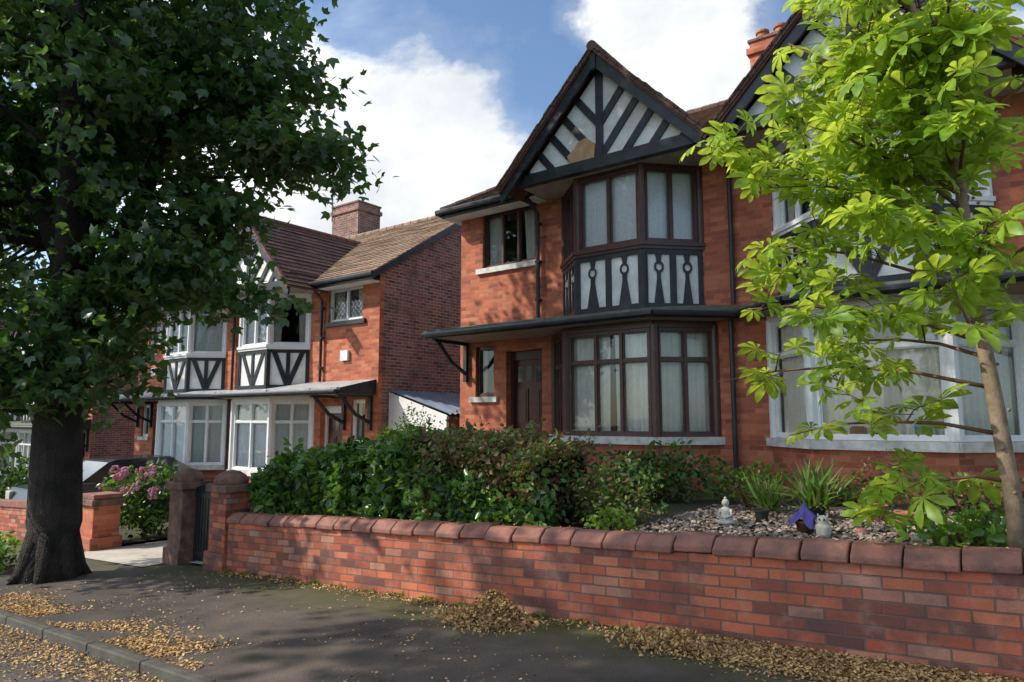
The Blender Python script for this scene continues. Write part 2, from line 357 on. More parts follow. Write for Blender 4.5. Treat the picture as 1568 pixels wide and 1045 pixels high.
# ---------------------------------------------------------------- houses
def house(mir,dx,dz,st):
    root=empty('brick_house')
    mk=lambda: MB(-3.3 if mir else None,dx,dz)
    H={k:mk() for k in ('wall','roof','timber','win','glass','cur','door','canopy','gutter','trim')}
    W,T,D=H['wall'],H['timber'],H['trim']
    fm=st['frame']; br=st.get('brick','brick_red'); small=st.get('small')
    XL,XP,YF,YB=-8.8,-3.3,10.,17.
    base=-1.0
    F0=Fr((XL,YF),(XP,YF))
    sw=(.39,.85,1.91,2.87); lw=(.55,1.8,4.37,5.46) if not small else (.55,1.75,4.66,5.46)
    dr=(1.13,1.93,.62,2.74,.3)
    wall(W,F0,base,5.6,[lw,sw,dr,(2.3,5.0,1.0,2.9),(2.5,4.85,3.35,5.42)],br)
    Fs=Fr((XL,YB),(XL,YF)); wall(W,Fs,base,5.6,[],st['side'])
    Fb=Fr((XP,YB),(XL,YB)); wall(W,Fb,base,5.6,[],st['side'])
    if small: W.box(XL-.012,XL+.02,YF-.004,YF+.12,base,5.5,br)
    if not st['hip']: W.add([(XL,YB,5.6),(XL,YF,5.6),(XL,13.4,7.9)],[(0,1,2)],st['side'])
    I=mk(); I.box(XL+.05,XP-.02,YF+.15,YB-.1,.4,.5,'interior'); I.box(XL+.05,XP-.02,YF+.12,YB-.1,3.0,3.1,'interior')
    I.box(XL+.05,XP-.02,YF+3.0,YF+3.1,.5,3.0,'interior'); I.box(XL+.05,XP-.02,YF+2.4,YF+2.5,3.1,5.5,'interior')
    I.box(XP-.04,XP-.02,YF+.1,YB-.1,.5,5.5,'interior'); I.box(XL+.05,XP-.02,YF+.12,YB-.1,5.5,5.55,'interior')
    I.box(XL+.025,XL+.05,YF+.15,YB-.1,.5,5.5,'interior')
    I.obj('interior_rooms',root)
    win(H,F0,lw[0],lw[1],lw[2],lw[3],3 if not small else 2,fm=fm,off=-.05,cur=st['c_lw'],lat=bool(small))
    lbox(D,F0,lw[0]-.12,lw[1]+.04,-.08,.06,lw[2]-.10,lw[2],st['sill'])
    win(H,F0,sw[0],sw[1],sw[2],sw[3],1,fm=st.get('swf','white_upvc'),off=-.05,cur='sides')
    lbox(D,F0,sw[0]-.12,sw[1]+.08,-.08,.05,sw[2]-.10,sw[2],'sill_stone')
    B=H['door']; Pd=F0
    lbox(B,Pd,1.13,1.20,-.26,-.14,.62,2.74,fm); lbox(B,Pd,1.86,1.93,-.26,-.14,.62,2.74,fm)
    lbox(B,Pd,1.20,1.86,-.26,-.142,2.58,2.74,fm)
    lbox(B,Pd,1.20,1.86,-.24,-.19,.64,2.58,'door_paint')
    for a,b,c,d in ((1.26,1.50,.78,1.3),(1.56,1.80,.78,1.3),(1.26,1.50,1.42,2.05),(1.56,1.80,1.42,2.05)):
        lbox(B,Pd,a,b,-.19,-.172,c,d,'door_paint'); lbox(B,Pd,a+.04,b-.04,-.172,-.16,c+.04,d-.04,'door_paint')
    for a in (1.27,1.47,1.67): lbox(B,Pd,a,a+.13,-.19,-.183,2.17,2.45,'car_glass')
    lbox(B,Pd,1.45,1.61,-.19,-.17,1.34,1.38,'metal_grey')
    lbox(B,Pd,1.02,2.04,-.3,.35,.45,.62,'concrete')
    g=[(-6.63,10.),(-5.93,9.3),(-4.38,9.3),(-3.68,10.)]
    FS=[Fr(g[0],g[1]),Fr(g[1],g[2]),Fr(g[2],g[3])]
    for i,F in enumerate(FS):
        wall(W,F,base,1.12,[],br)
        lbox(D,F,-.05,F.L+.05,-.15,.07+.002*i,1.12,1.235,'sill_stone')
        nl=(st['gl'] if i==1 else st['gs'])
        win(H,F,.05,F.L-.05,1.24,2.86,nl,tz=2.38,fm=fm,off=.0,cur=st['c_g'][i],fw=.055,mw=.045)
        lbox(T,F,.0,F.L,-.1,.02,2.86,2.96,fm)
    for p in (g[1],g[2]): T.tube([(p[0],p[1]+.03,1.24),(p[0],p[1]+.03,2.9)],.07,fm,8)
    for p,sx in ((g[0],.03),(g[3],-.03)): T.tube([(p[0]+sx,p[1],1.24),(p[0]+sx,p[1],2.9)],.06,fm,8)
    u=[(-6.38,10.),(-5.71,9.33),(-4.54,9.33),(-3.87,10.)]
    US=[Fr(u[0],u[1]),Fr(u[1],u[2]),Fr(u[2],u[3])]
    for i,F in enumerate(US):
        Ln=F.L
        lbox(T,F,.0,Ln,-.08,.0,3.05,4.08,'white_paint')
        lbox(T,F,-.01,Ln+.01,-.05,.035,3.12,3.24,'black_paint'); lbox(T,F,0,Ln,-.05,.03,4.0,4.08,'black_paint')
        lbox(T,F,-.02,Ln+.02,-.08,.05,4.08,4.13,fm); lbox(T,F,-.03,Ln+.03,-.08,.075,4.13,4.19,fm)
        for a in (0.0,Ln-.07): lbox(T,F,a,a+.07,-.04,.028,3.24,4.0,'black_paint')
        if st['panel']=='ring':
            lbox(T,F,Ln/2-.05,Ln/2+.05,-.04,.026,3.24,4.0,'black_paint')
            for cc in ((.07+Ln/2-.05)/2,(Ln-.07+Ln/2+.05)/2):
                w0=(Ln/2-.12)*.22
                lpoly(T,F,[(cc-w0,3.24),(cc+w0,3.24),(cc+.36*w0,3.62),(cc+.36*w0,3.74),(cc-.36*w0,3.74),(cc-.36*w0,3.62)],-.04,.024,'black_paint')
                rr=.080; ri=.045; n=16; vs=[];fs=[]
                for kk in range(n):
                    t=2*math.pi*kk/n
                    for r_ in (rr,ri): vs.append(F.P(cc+r_*math.cos(t),.025,3.80+r_*1.2*math.sin(t)))
                for kk in range(n):
                    k2=(kk+1)%n; fs.append((2*kk,2*k2,2*k2+1,2*kk+1))
                T.add(vs,fs,'black_paint')
                lpoly(T,F,[(cc-.03,3.88),(cc+.03,3.88),(cc+.05,4.0),(cc-.05,4.0)],-.04,.023,'black_paint')
        else:
            lbox(T,F,Ln/2-.045,Ln/2+.045,-.04,.026,3.24,4.0,'black_paint')
            bx=[(.07,3.24),(Ln-.07,3.24),(Ln-.07,4.0),(.07,4.0)]
            for sg in (-1,1):
                pl=[(Ln/2-.06,3.2),(Ln/2+.06,3.2),(Ln/2+.06+sg*(Ln/2-.14),4.05),(Ln/2-.06+sg*(Ln/2-.14),4.05)]
                pl=clip(pl,bx)
                if pl: lpoly(T,F,pl,-.04,.02+.002*(sg+1),'black_paint')
        win(H,F,.04,Ln-.04,4.19,5.40,st['ul'] if i==1 else st['us'],fm=fm,off=.0,cur=st['c_u'][i],fw=.055)
        lbox(T,F,-.0,Ln,-.1,.02,5.40,5.5,fm)
    for p in (u[1],u[2]):
        T.tube([(p[0],p[1]+.02,3.1),(p[0],p[1]+.02,4.06)],.06,'black_paint',8); T.tube([(p[0],p[1]+.02,4.08),(p[0],p[1]+.02,5.45)],.06,fm,8)
    T.tube([(u[0][0],10,4.1),(u[0][0],10,5.45)],.05,fm,8); T.tube([(u[3][0],10,4.1),(u[3][0],10,5.45)],.05,fm,8)
    # ---- gable over bay
    cx=-5.125; zb=5.47; hw=1.56; sl_=1.02; za=zb+hw*sl_; tri=[(cx-hw,zb),(cx+hw,zb),(cx,za)]
    T.prism(tri,9.12,9.16,'white_paint')
    T.prism([(cx-hw-.06,5.42),(cx+hw+.06,5.42),(cx+hw-.14,5.60),(cx-hw+.14,5.60)],9.06,9.2,'black_paint')
    pl=clip([(cx-.06,5.5),(cx+.06,5.5),(cx+.06,7.4),(cx-.06,7.4)],tri); T.prism(pl,9.08,9.13,'black_paint')
    for k,z0 in enumerate((3.85,4.45,5.0,5.55,6.1)):
        for sg in (1,-1):
            pl=[(cx+sg*.05,z0),(cx+sg*2.0,z0+2.4),(cx+sg*2.0,z0+2.59),(cx+sg*.05,z0+.19)]
            if sg<0: pl=pl[::-1]
            pl=clip(pl,tri)
            if pl: T.prism(pl,9.09,9.13,'black_paint')
    if st.get('patch'): T.prism([(cx-.55,5.61),(cx-.10,5.61),(cx-.08,5.84),(cx-.16,5.90),(cx-.24,5.97),(cx-.40,5.93),(cx-.46,5.84),(cx-.60,5.74)],9.085,9.12,'bare_render')
    T.box(cx-hw-.02,cx+hw+.02,9.14,9.99,5.43,5.455,'soffit')
    T.box(cx-hw-.02,cx-hw+.02,9.16,9.99,5.455,5.8,'black_paint'); T.box(cx+hw-.02,cx+hw+.02,9.16,9.99,5.455,5.8,'black_paint')
    E=1.88
    for sg in (-1,1):
        T.prism([(cx,7.29),(cx,7.03),(cx+sg*(E-.04),7.03-(E-.04)*sl_),(cx+sg*E,7.25-E*sl_)],8.93,8.98,'black_paint')
        T.prism([(cx,7.315),(cx,7.26),(cx+sg*(E-.02),7.24-E*sl_),(cx+sg*(E-.02),7.295-E*sl_)],8.9,8.95,'timber_brown')
    T.box(cx-.045,cx+.045,8.90,8.96,6.98,7.34,'black_paint')
    gm=st['gtile']; zt_=7.35; e=(cx-E-.03,zt_-(E+.03)*sl_); e2=cx+E+.03
    slope(H['roof'],(e[0],14.,e[1]),(e[0],8.88,e[1]),(cx,8.88,zt_),(cx,14.,zt_),gm)
    slope(H['roof'],(e2,8.88,e[1]),(e2,14.,e[1]),(cx,14.,zt_),(cx,8.88,zt_),gm)
    yy=8.86
    while yy<13.4:
        H['roof'].tube([(cx,yy,zt_+.0),(cx,yy+.30,zt_+.012)],[.085,.075],gm,8); yy+=.31
    for sg in (-1,1):
        for i in range(15):
            t=i/15; x=cx+sg*(E*t+.03); z=zt_-(E*t+.03)*sl_; j=R.uniform(-.014,.014)
            T.prism([(x,z+.035+j),(x+sg*.135,z-.135*sl_+.03+j),(x+sg*.135,z-.135*sl_-.005),(x,z-.005)],8.86,8.93,gm)
    rm=st['rtile']; ey,rz,ez=9.62,7.95,5.55; HX=-9.0
    def ridge(p,q):
        p=Vector(p);q=Vector(q);n=int((q-p).length/.32)
        for i in range(n): H['roof'].tube([tuple(p.lerp(q,i/n)),tuple(p.lerp(q,(i+.96)/n))],[.078,.068],rm,8)
    if st['hip']:
        slope(H['roof'],(HX,ey,ez),(XP,ey,ez),(XP,13.4,rz),(-5.4,13.4,rz),rm)
        slope(H['roof'],(HX,17.2,ez),(HX,ey,ez),(-5.4,13.4,rz),(-5.4,13.4,rz),rm)
        slope(H['roof'],(XP,17.2,ez),(HX,17.2,ez),(-5.4,13.4,rz),(XP,13.4,rz),rm)
        ridge((HX,ey,ez+.02),(-5.4,13.4,rz+.02)); ridge((-5.4,13.4,rz+.02),(XP,13.4,rz+.02))
        H['gutter'].tube([(HX-.06,ey-.06,ez-.03),(HX-.06,17.2,ez-.03)],.055,'black_paint',8)
        H['gutter'].box(HX+.0,XL-.005,ey+.03,17,ez-.13,ez-.10,'white_paint')
    else:
        slope(H['roof'],(-8.95,ey,ez),(XP,ey,ez),(XP,13.4,rz),(-8.95,13.4,rz),rm)
        slope(H['roof'],(XP,17.2,ez),(-8.95,17.2,ez),(-8.95,13.4,rz),(XP,13.4,rz),rm)
        ridge((-8.95,13.4,rz+.02),(XP,13.4,rz+.02))
        Fv=[(-8.97,ey,ez-.14),(-8.97,13.4,rz-.14),(-8.97,13.4,rz+.0),(-8.97,ey,ez+.0),(-8.93,ey,ez-.14),(-8.93,13.4,rz-.14),(-8.93,13.4,rz),(-8.93,ey,ez)]
        T.add(Fv,[(0,1,2,3)[::-1],(4,5,6,7),(0,1,5,4),(3,7,6,2)[::-1],(0,4,7,3)],'black_paint')
    GU=H['gutter']
    GU.box(HX+.02,cx-1.75,ey-.01,ey+.02,ez-.14,ez-.01,'black_paint')
    GU.tube([(HX-.06,ey-.07,ez-.03),(cx-1.7,ey-.07,ez-.03)],.055,'black_paint',8)
    GU.box(XL,cx-1.6,ey+.02,9.99,ez-.13,ez-.10,'white_paint')
    GU.box(cx+1.68,XP,ey-.01,ey+.02,ez-.14,ez-.01,'black_paint')
    GU.tube([(cx+1.7,ey-.07,ez-.03),(XP,ey-.07,ez-.03)],.055,'black_paint',8)
    GU.tube([(-6.92,9.6,ez-.06),(-6.92,9.75,ez-.2),(-6.9,9.93,ez-.35),(-6.9,9.93,3.3)],.035,'black_paint',8)
    if not mir: GU.tube([(-3.38,9.6,ez-.06),(-3.38,9.93,ez-.35),(-3.38,9.93,3.2)],.035,'black_paint',8); GU.tube([(-3.42,9.9,3.0),(-3.42,9.9,.3)],.035,'black_paint',8)
    for z in (5.0,4.3,3.6): GU.box(-6.95,-6.85,9.9,9.995,z,z+.04,'black_paint')
    K=H['canopy']; cm=st['canopy']; zt,zw,zl=3.07,3.30,2.96; CXL=-8.74
    A=[(CXL,8.95),(-4.22,8.95),(XP,9.8)]
    K.add([(CXL,8.95,zt),(-4.22,8.95,zt),(-4.5,10,zw),(CXL,10,zw)],[(0,1,2,3)],cm)
    K.add([(-4.22,8.95,zt),(XP,9.8,zt),(XP,10,zt+.1),(-4.5,10,zw)],[(0,1,2,3)],cm)
    K.add([(CXL,8.95,zt),(CXL,10,zw),(CXL,10,zl),(CXL,8.95,zl)],[(0,1,2,3)],'black_paint')
    K.add([(CXL,8.97,zl),(-4.22,8.97,zl),(XP,9.82,zl),(XP,10,zl),(CXL,10,zl)],[(4,3,2,1,0)],'soffit')
    for p,q in ((A[0],A[1]),(A[1],A[2])):
        F=Fr(p,q); lbox(K,F,-.0,F.L,-.03,.0,zl-.01,zt-.02,'black_paint')
        s_=-.03
        while s_<F.L:
            s2=min(F.L+.02,s_+R.uniform(.35,.6)); j=R.uniform(-.008,.008); lbox(K,F,s_,s2-.006,-.06,.03+j,zt-.025,zt+.02+j,cm); s_=s2
        K.tube([F.P(-.02,.05,zt-.06),F.P(F.L+.02,.05,zt-.06)],.045,'black_paint',8)
    for bx in ((-8.62,-7.75) if small else (-8.62,)):
        K.tube([(bx,9.97,2.35),(bx,9.55,2.55),(bx,9.15,2.93)],.04,'black_paint',6); K.box(bx-.04,bx+.04,9.92,9.99,2.2,2.95,'black_paint'); K.box(bx-.04,bx+.04,9.05,9.92,2.9,2.957,'black_paint')
    if small: K.box(-7.85,-7.6,9.93,9.99,3.75,3.98,'white_upvc')
    W.obj('walls',root); H['roof'].obj('roof',root); T.obj('timber_framing_and_gable',root); H['win'].obj('window_frames',root)
    H['glass'].obj('window_glass',root); H['cur'].obj('curtains',root,True); H['door'].obj('front_door',root); K.obj('porch_canopy',root)
    GU.obj('gutters_and_downpipes',root); D.obj('sills',root)
    return root
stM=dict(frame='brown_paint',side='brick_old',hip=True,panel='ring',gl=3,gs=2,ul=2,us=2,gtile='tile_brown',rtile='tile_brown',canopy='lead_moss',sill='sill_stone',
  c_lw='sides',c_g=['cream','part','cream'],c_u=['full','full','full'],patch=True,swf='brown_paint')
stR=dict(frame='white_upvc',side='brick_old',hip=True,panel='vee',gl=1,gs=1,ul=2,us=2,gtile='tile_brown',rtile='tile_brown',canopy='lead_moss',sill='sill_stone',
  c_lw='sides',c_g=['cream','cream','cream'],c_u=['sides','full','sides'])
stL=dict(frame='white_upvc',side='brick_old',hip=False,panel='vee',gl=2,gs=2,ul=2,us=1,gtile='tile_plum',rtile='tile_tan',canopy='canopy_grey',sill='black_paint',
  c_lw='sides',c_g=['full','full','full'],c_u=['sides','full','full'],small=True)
house(False,0,0,stM)
house(True,0,0,stR)
house(True,-13.35,-.95,stL); house(False,-13.35,-.95,stL)
stX=dict(stM); stX['frame']='white_upvc'
house(True,-27.5,-1.8,stX); house(False,-27.5,-1.8,stX)
def chimney(x,y,z0,z1,w,d,mat='brick_old',pots=2,aer=False):
    m=MB(); m.box(x-w/2,x+w/2,y-d/2,y+d/2,z0,z1-.3,mat); m.box(x-w/2-.05,x+w/2+.05,y-d/2-.05,y+d/2+.05,z1-.3,z1-.18,mat)
    m.box(x-w/2-.0,x+w/2+.0,y-d/2,y+d/2,z1-.18,z1-.05,mat); m.box(x-w/2-.03,x+w/2+.03,y-d/2-.03,y+d/2+.03,z1-.05,z1,'sandstone')
    for i in range(pots):
        px=x-w/2+w*(i+.5)/pots; m.lathe((px,y,z1),[(.13,0),(.11,.05),(.10,.2),(.13,.22),(.13,.26),(.08,.26)],'terracotta',12)
    if aer:
        m.tube([(x-w/2+.05,y-d/2-.05,z1-.5),(x-w/2+.05,y-d/2-.05,z1+1.0)],.018,'metal_grey',6)
        m.tube([(x-w/2-.5,y-d/2-.05,z1+.9),(x-w/2+.5,y-d/2-.05,z1+.75)],.012,'metal_grey',5)
        for i in range(7):
            t=i/6; px=x-w/2-.5+t; m.tube([(px,y-d/2-.25,z1+.9-.15*t),(px,y-d/2+.15,z1+.9-.15*t)],.008,'metal_grey',4)
    m.obj('chimney_stack')
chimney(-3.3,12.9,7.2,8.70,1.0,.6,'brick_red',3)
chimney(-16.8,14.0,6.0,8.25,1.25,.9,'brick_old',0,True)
# ---------------------------------------------------------------- ground
def sheet(name,x0,x1,y0,y1,off,mat,zf=None,nx=1,ny=1):
    m=MB(); xs=[x0]+[b for b in (-60,8) if x0<b<x1]+[x1]
    if nx>1: xs=sorted(set(xs+[x0+(x1-x0)*i/nx for i in range(nx+1)]))
    ys=[y0+(y1-y0)*j/ny for j in range(ny+1)]
    zf=zf or (lambda x,y:Gx(x)+off)
    vs=[(x,y,zf(x,y)) for x in xs for y in ys]; k=len(ys); fs=[]
    for i in range(len(xs)-1):
        for j in range(ny): fs.append((i*k+j,(i+1)*k+j,(i+1)*k+j+1,i*k+j+1))
    m.add(vs,fs,mat); return m.obj(name)
sheet('ground',-400,400,-400,400,-.14,'grass')
sheet('road',-300,120,-4.6,2.56,-.10,'asphalt')
sheet('pavement',-300,120,2.625,5.1,0,'pavement')
sheet('pavement',-300,120,-7.2,-4.7,0,'pavement')
m=MB(); x=-40.
while x<8:
    m.gbox(x,x+.9,2.55,2.63,lambda a:Gx(a)-.2,lambda a:Gx(a)+.004,'kerb'); x+=.912
m.obj('kerb',bevel=.012)
m=MB(); x=-40.
while x<8:
    m.gbox(x,x+.9,-4.72,-4.59,lambda a:Gx(a)-.2,lambda a:Gx(a)+.006,'kerb'); x+=.912
m.obj('kerb')
sheet('front_garden_ground',-8.3,2.4,5.2,10.3,0,'soil',zf=lambda x,y:.58+.042*x+.02*math.sin(x*3)*math.sin(y*4),nx=30,ny=14)
sheet('neighbour_garden_ground',-60,-12.5,5.2,10.3,.03,'soil')
sheet('driveway',-12.3,-9.75,4.6,16,.012,'concrete')
sheet('garden_path',-9.3,-8.7,5.0,10,.04,'concrete')
# ---------------------------------------------------------------- garden wall
WT=lambda x:.74+.054*x
m=MB(shear=.054); m.gbox(-8.35,2.6,5.,5.23,lambda a:Gx(a)-.3,lambda a:WT(a)-.125,'brick_wall')
wr=empty('garden_wall'); m.obj('brickwork',wr)
m=MB(); x=-8.34
while x<2.5:
    l=.295+R.uniform(-.004,.004); pr=[(4.965,-.125),(4.965,-.075),(5.05,-.004),(5.115,0),(5.18,-.004),(5.265,-.075),(5.265,-.125)]
    dz=R.uniform(-.009,.009);dy=R.uniform(-.012,.012); n=len(pr); tw=R.uniform(-.010,.010)
    vs=[(x,y+dy,WT(x)+z+dz) for y,z in pr]+[(x+l,y+dy+tw,WT(x+l)+z+dz+tw*.5) for y,z in pr]
    fs=[tuple(range(n)),tuple(range(2*n-1,n-1,-1))]+[(i,i+n,(i+1)%n+n,(i+1)%n) for i in range(n)]
    m.add(vs,[f[::-1] for f in fs],'coping'); x+=.306
m.obj('coping_stones',wr,bevel=.012)
def pier(name,x0,x1,y0,y1,z1,mat='sandstone',cap=True):
    m=MB(); zb=Gx((x0+x1)/2)-.2; m.box(x0,x1,y0,y1,zb,z1-.28,mat)
    m.box(x0-.04,x1+.04,y0-.04,y1+.04,zb,zb+.42,mat)
    m.box(x0-.05,x1+.05,y0-.05,y1+.05,z1-.28,z1-.18,'sandstone')
    if cap:
        cx,cy=(x0+x1)/2,(y0+y1)/2; r=(x1-x0)/2*1.15
        m.lathe((cx,cy,z1-.18),[(r,0),(r*1.02,.05),(r*.85,.11),(r*.5,.16),(.02,.18)],'sandstone',20)
    else: m.box(x0-.02,x1+.02,y0-.02,y1+.02,z1-.18,z1-.1,'coping')
    m.obj(name,bevel=.012)
pier('gate_pier',-8.78,-8.40,4.98,5.34,.82,'brick_wall'); pier('gate_pier',-9.80,-9.45,4.95,5.3,.80)
pier('gate_pier',-12.75,-12.3,4.98,5.4,.36,'brick_red',False)
m=MB()
m.box(-9.43,-8.80,5.12,5.16,-.38,-.32,'black_paint'); m.box(-9.43,-8.80,5.12,5.16,.42,.48,'black_paint')
for i in range(9): m.box(-9.41+i*.07,-9.36+i*.07,5.125,5.15,-.45,.55+.05*math.sin(i*.4),'black_paint')
m.obj('garden_gate')
m=MB(shear=.052); m.gbox(-60,-12.76,5.03,5.26,lambda a:Gx(a)-.3,lambda a:Gx(a)+.62,'brick_wall'); m.gbox(-60,-12.76,5.0,5.29,lambda a:Gx(a)+.62,lambda a:Gx(a)+.72,'coping'); m.obj('garden_wall')
m=MB(); m.box(-9.62,-9.5,5.3,9.9,-.7,.45,'brick_old'); m.obj('boundary_wall')
m=MB(); n=150; vs=[];fs=[]
for i in range(n+1):
    y=10.25+6*i/n; z=.02*math.cos(i*math.pi/2.)
    vs+=[(-11.12,y,2.12+z),(-9.35,y,1.60+z)]
for i in range(n): fs.append((2*i,2*i+1,2*i+3,2*i+2))
m.add(vs,fs,'corrugated')
m.add([(-11.12,10.3,1.25),(-9.4,10.3,1.25),(-9.4,10.3,1.57),(-11.12,10.3,2.08)],[(0,1,2,3)],'white_upvc')
for i in range(18):
    a=-11.12+i*.096; m.box(a,a+.088,10.30,10.33,-.7,1.24,'timber_brown')
m.box(-9.42,-9.36,10.3,16.2,-.7,1.55,'timber_brown')
m.obj('lean_to_shed')
m=MB()
for i in range(6): m.box(-9.3+i*.085,-9.3+i*.085+.078,10.6,10.63,-.4,1.35,'timber_brown')
m.box(-9.3,-8.82,10.63,10.66,1.1,1.2,'timber_brown'); m.obj('side_gate')
# ---------------------------------------------------------------- foliage
LEAF=(np.array([(0,0,0),(-.26,.28,.07),(-.24,.66,.06),(0,1,-.06),(.24,.66,.06),(.26,.28,.07)]),[(0,5,4,3),(0,3,2,1)])
SYC=(np.array([(0,0,0),(-.40,.20,.06),(-.52,.62,.02),(-.20,.58,.05),(0,1.05,-.08),(.20,.58,.05),(.52,.62,.02),(.40,.20,.06)]),[(0,7,6,5,4),(0,4,3,2,1)])
def palm():
    V=[(0,0,0)];F=[]
    for a,l in ((-120,.60),(-80,.82),(-40,1.0),(0,1.08),(40,1.0),(80,.82),(120,.60)):
        t=math.radians(a); d=(math.sin(t),math.cos(t)); p=(d[1],-d[0])
        b=len(V); z=lambda r:-.30*r*r
        for r,w,dz in ((.38,.10,.03),(.70,.20,.055),(.90,.12,.02)):
            rr=r*l; V.append((d[0]*rr-p[0]*w*l,d[1]*rr-p[1]*w*l,z(rr)+dz)); V.append((d[0]*rr,d[1]*rr,z(rr))); V.append((d[0]*rr+p[0]*w*l,d[1]*rr+p[1]*w*l,z(rr)+dz))
        V.append((d[0]*l,d[1]*l,z(l)-.03))
        F+=[(0,b+1,b),(0,b+2,b+1),(b,b+1,b+4,b+3),(b+1,b+2,b+5,b+4),(b+3,b+4,b+7,b+6),(b+4,b+5,b+8,b+7),(b+6,b+7,b+9),(b+7,b+8,b+9)]
    return np.array(V),F
PALM=palm()
BLADE=(np.array([(-.02,0,0),(.02,0,0),(.025,.5,.12),(-.025,.5,.12),(0,1,.0)]),[(0,1,2,3),(3,2,4)])
STONE=(np.array([(1,0,0),(0,1,0),(-1,0,0),(0,-1,0),(.1,.1,.6)]),[(0,1,4),(1,2,4),(2,3,4),(3,0,4)])
def scatter(name,pts,size,mat,tmpl=LEAF,updir=.8,parent=None,mats=None,ydir=None,droop=0):
    pts=np.asarray(pts,float); N=len(pts); T,F=tmpl
    size=np.asarray(size,float)*np.ones(N)
    n=rng.normal(size=(N,3)); n/=np.linalg.norm(n,axis=1)[:,None]; n=n*(1-updir)+np.array([0,0,1])*updir; n/=np.linalg.norm(n,axis=1)[:,None]
    y=rng.normal(size=(N,3)) if ydir is None else np.asarray(ydir,float)+rng.normal(size=(N,3))*.35
    y[:,2]-=droop
    y-=n*(y*n).sum(1)[:,None]; y/=np.linalg.norm(y,axis=1)[:,None]; x=np.cross(y,n)
    V=pts[:,None,:]+size[:,None,None]*(T[None,:,0,None]*x[:,None,:]+T[None,:,1,None]*y[:,None,:]+T[None,:,2,None]*n[:,None,:])
    k=len(T); V=V.reshape(-1,3)
    ls=[];lt=[]
    for f in F: ls+=list(f); lt.append(len(f))
    ls=np.array(ls); lt=np.array(lt)
    loops=(ls[None,:]+(np.arange(N)*k)[:,None]).ravel(); tot=np.tile(lt,N); st=np.concatenate([[0],np.cumsum(tot)[:-1]])
    me=bpy.data.meshes.new(name); me.vertices.add(len(V)); me.vertices.foreach_set('co',V.ravel().astype(np.float32))
    me.loops.add(len(loops)); me.loops.foreach_set('vertex_index',loops.astype(np.int32))
    me.polygons.add(len(tot)); me.polygons.foreach_set('loop_start',st.astype(np.int32)); me.polygons.foreach_set('loop_total',tot.astype(np.int32))
    ml=mats or [mat]
    for q in ml: me.materials.append(MATS[q])
    if len(ml)>1:
        mi=np.repeat(rng.integers(0,len(ml),N),len(lt)); me.polygons.foreach_set('material_index',mi.astype(np.int32))
    me.update(calc_edges=True); me.validate()
    o=bpy.data.objects.new(name,me); COL.objects.link(o)
    if parent: o.parent=parent
    return o
def clusters(ells,ncl,nper,spread,flat=.5,shell=2.2):
    vol=np.array([(e[3]*e[4]*e[5])**.75*(e[6] if len(e)>6 else 1) for e in ells]); vol/=vol.sum(); C=[]
    for i in range(ncl):
        e=ells[rng.choice(len(ells),p=vol)]; d=rng.normal(size=3); d/=np.linalg.norm(d); r=rng.random()**(1/shell)
        C.append((e[0]+d[0]*r*e[3],e[1]+d[1]*r*e[4],e[2]+d[2]*r*e[5]))
    C=np.array(C); P=np.repeat(C,nper,axis=0)+rng.normal(size=(ncl*nper,3))*np.array([spread,spread,spread*flat])
    return C,P
def big_tree(name,x,y,ells,ncl,nper,spread,lsize,mat,tr=.36,hs=4.,bark='bark_dark',nbr=60,tmpl=SYC,flat=.5,extra=None):
    root=empty(name); z0=Gx(x)-.1; m=MB()
    pts=[(x,y,z0),(x+.02,y,z0+.25),(x,y+.02,z0+.8),(x-.06,y,z0+2),(x+.02,y,z0+hs)]
    m.tube(pts,[tr*1.3,tr*1.1,tr,tr*.92,tr*.85],bark,18)
    for k in range(7):
        a=k*.9+.3; m.tube([(x+math.cos(a)*tr*1.45,y+math.sin(a)*tr*1.45,z0+.06),(x+math.cos(a)*tr*1.02,y+math.sin(a)*tr*1.02,z0+.22),(x+math.cos(a)*tr*.6,y+math.sin(a)*tr*.6,z0+.7)],[.05,.09,.11],bark,8)
    C,P=clusters(ells,ncl,nper,spread,flat)
    s=lsize*rng.uniform(.65,1.25,len(P))
    limbs=[]; top=max(e[2]+e[5]*.6 for e in ells)
    for k in range(5):
        a=k*1.257+R.random(); rr=1.4+R.random(); pz=z0+hs*R.uniform(.55,1)
        q=[(x,y,pz),(x+math.cos(a)*rr*.4,y+math.sin(a)*rr*.4,pz+(top-pz)*.35),(x+math.cos(a)*rr*.8,y+math.sin(a)*rr*.8,pz+(top-pz)*.7),(x+math.cos(a)*rr,y+math.sin(a)*rr,top)]
        m.tube(q,[tr*.55,tr*.4,tr*.22,tr*.06],bark,9); limbs+=[Vector(q[0]).lerp(Vector(q[1]),.5),Vector(q[1]),Vector(q[1]).lerp(Vector(q[2]),.5),Vector(q[2]),Vector(q[3])]
    limbs+=[Vector((x,y,z0+hs*f)) for f in (.5,.7,.9)]
    for i in range(nbr):
        c=Vector(C[rng.integers(len(C))]); b=min(limbs,key=lambda l:(l-c).length+max(0,l.z-c.z)*.8)
        mid=b.lerp(c,.5)+Vector((R.uniform(-.2,.2),R.uniform(-.2,.2),R.uniform(0,.35)))
        m.tube([tuple(b),tuple(mid),tuple(c)],[tr*.16,tr*.09,.012],bark,5)
    m.obj('trunk_and_limbs',root,True)
    scatter('foliage',P,s,mat,tmpl,.45,root,droop=.6)
    if extra:
        C2,P2=clusters(*extra[:4]); scatter('upper_foliage',P2,extra[4]*rng.uniform(.7,1.2,len(P2)),mat,tmpl,.45,root,droop=.4)
    return root
tx,ty=-10.2,3.65
def at(r,z,a,b,w=1,back=0):
    return (tx+.8*r-.6*back,ty+.6*r+.8*back,z,a,a,b,w)
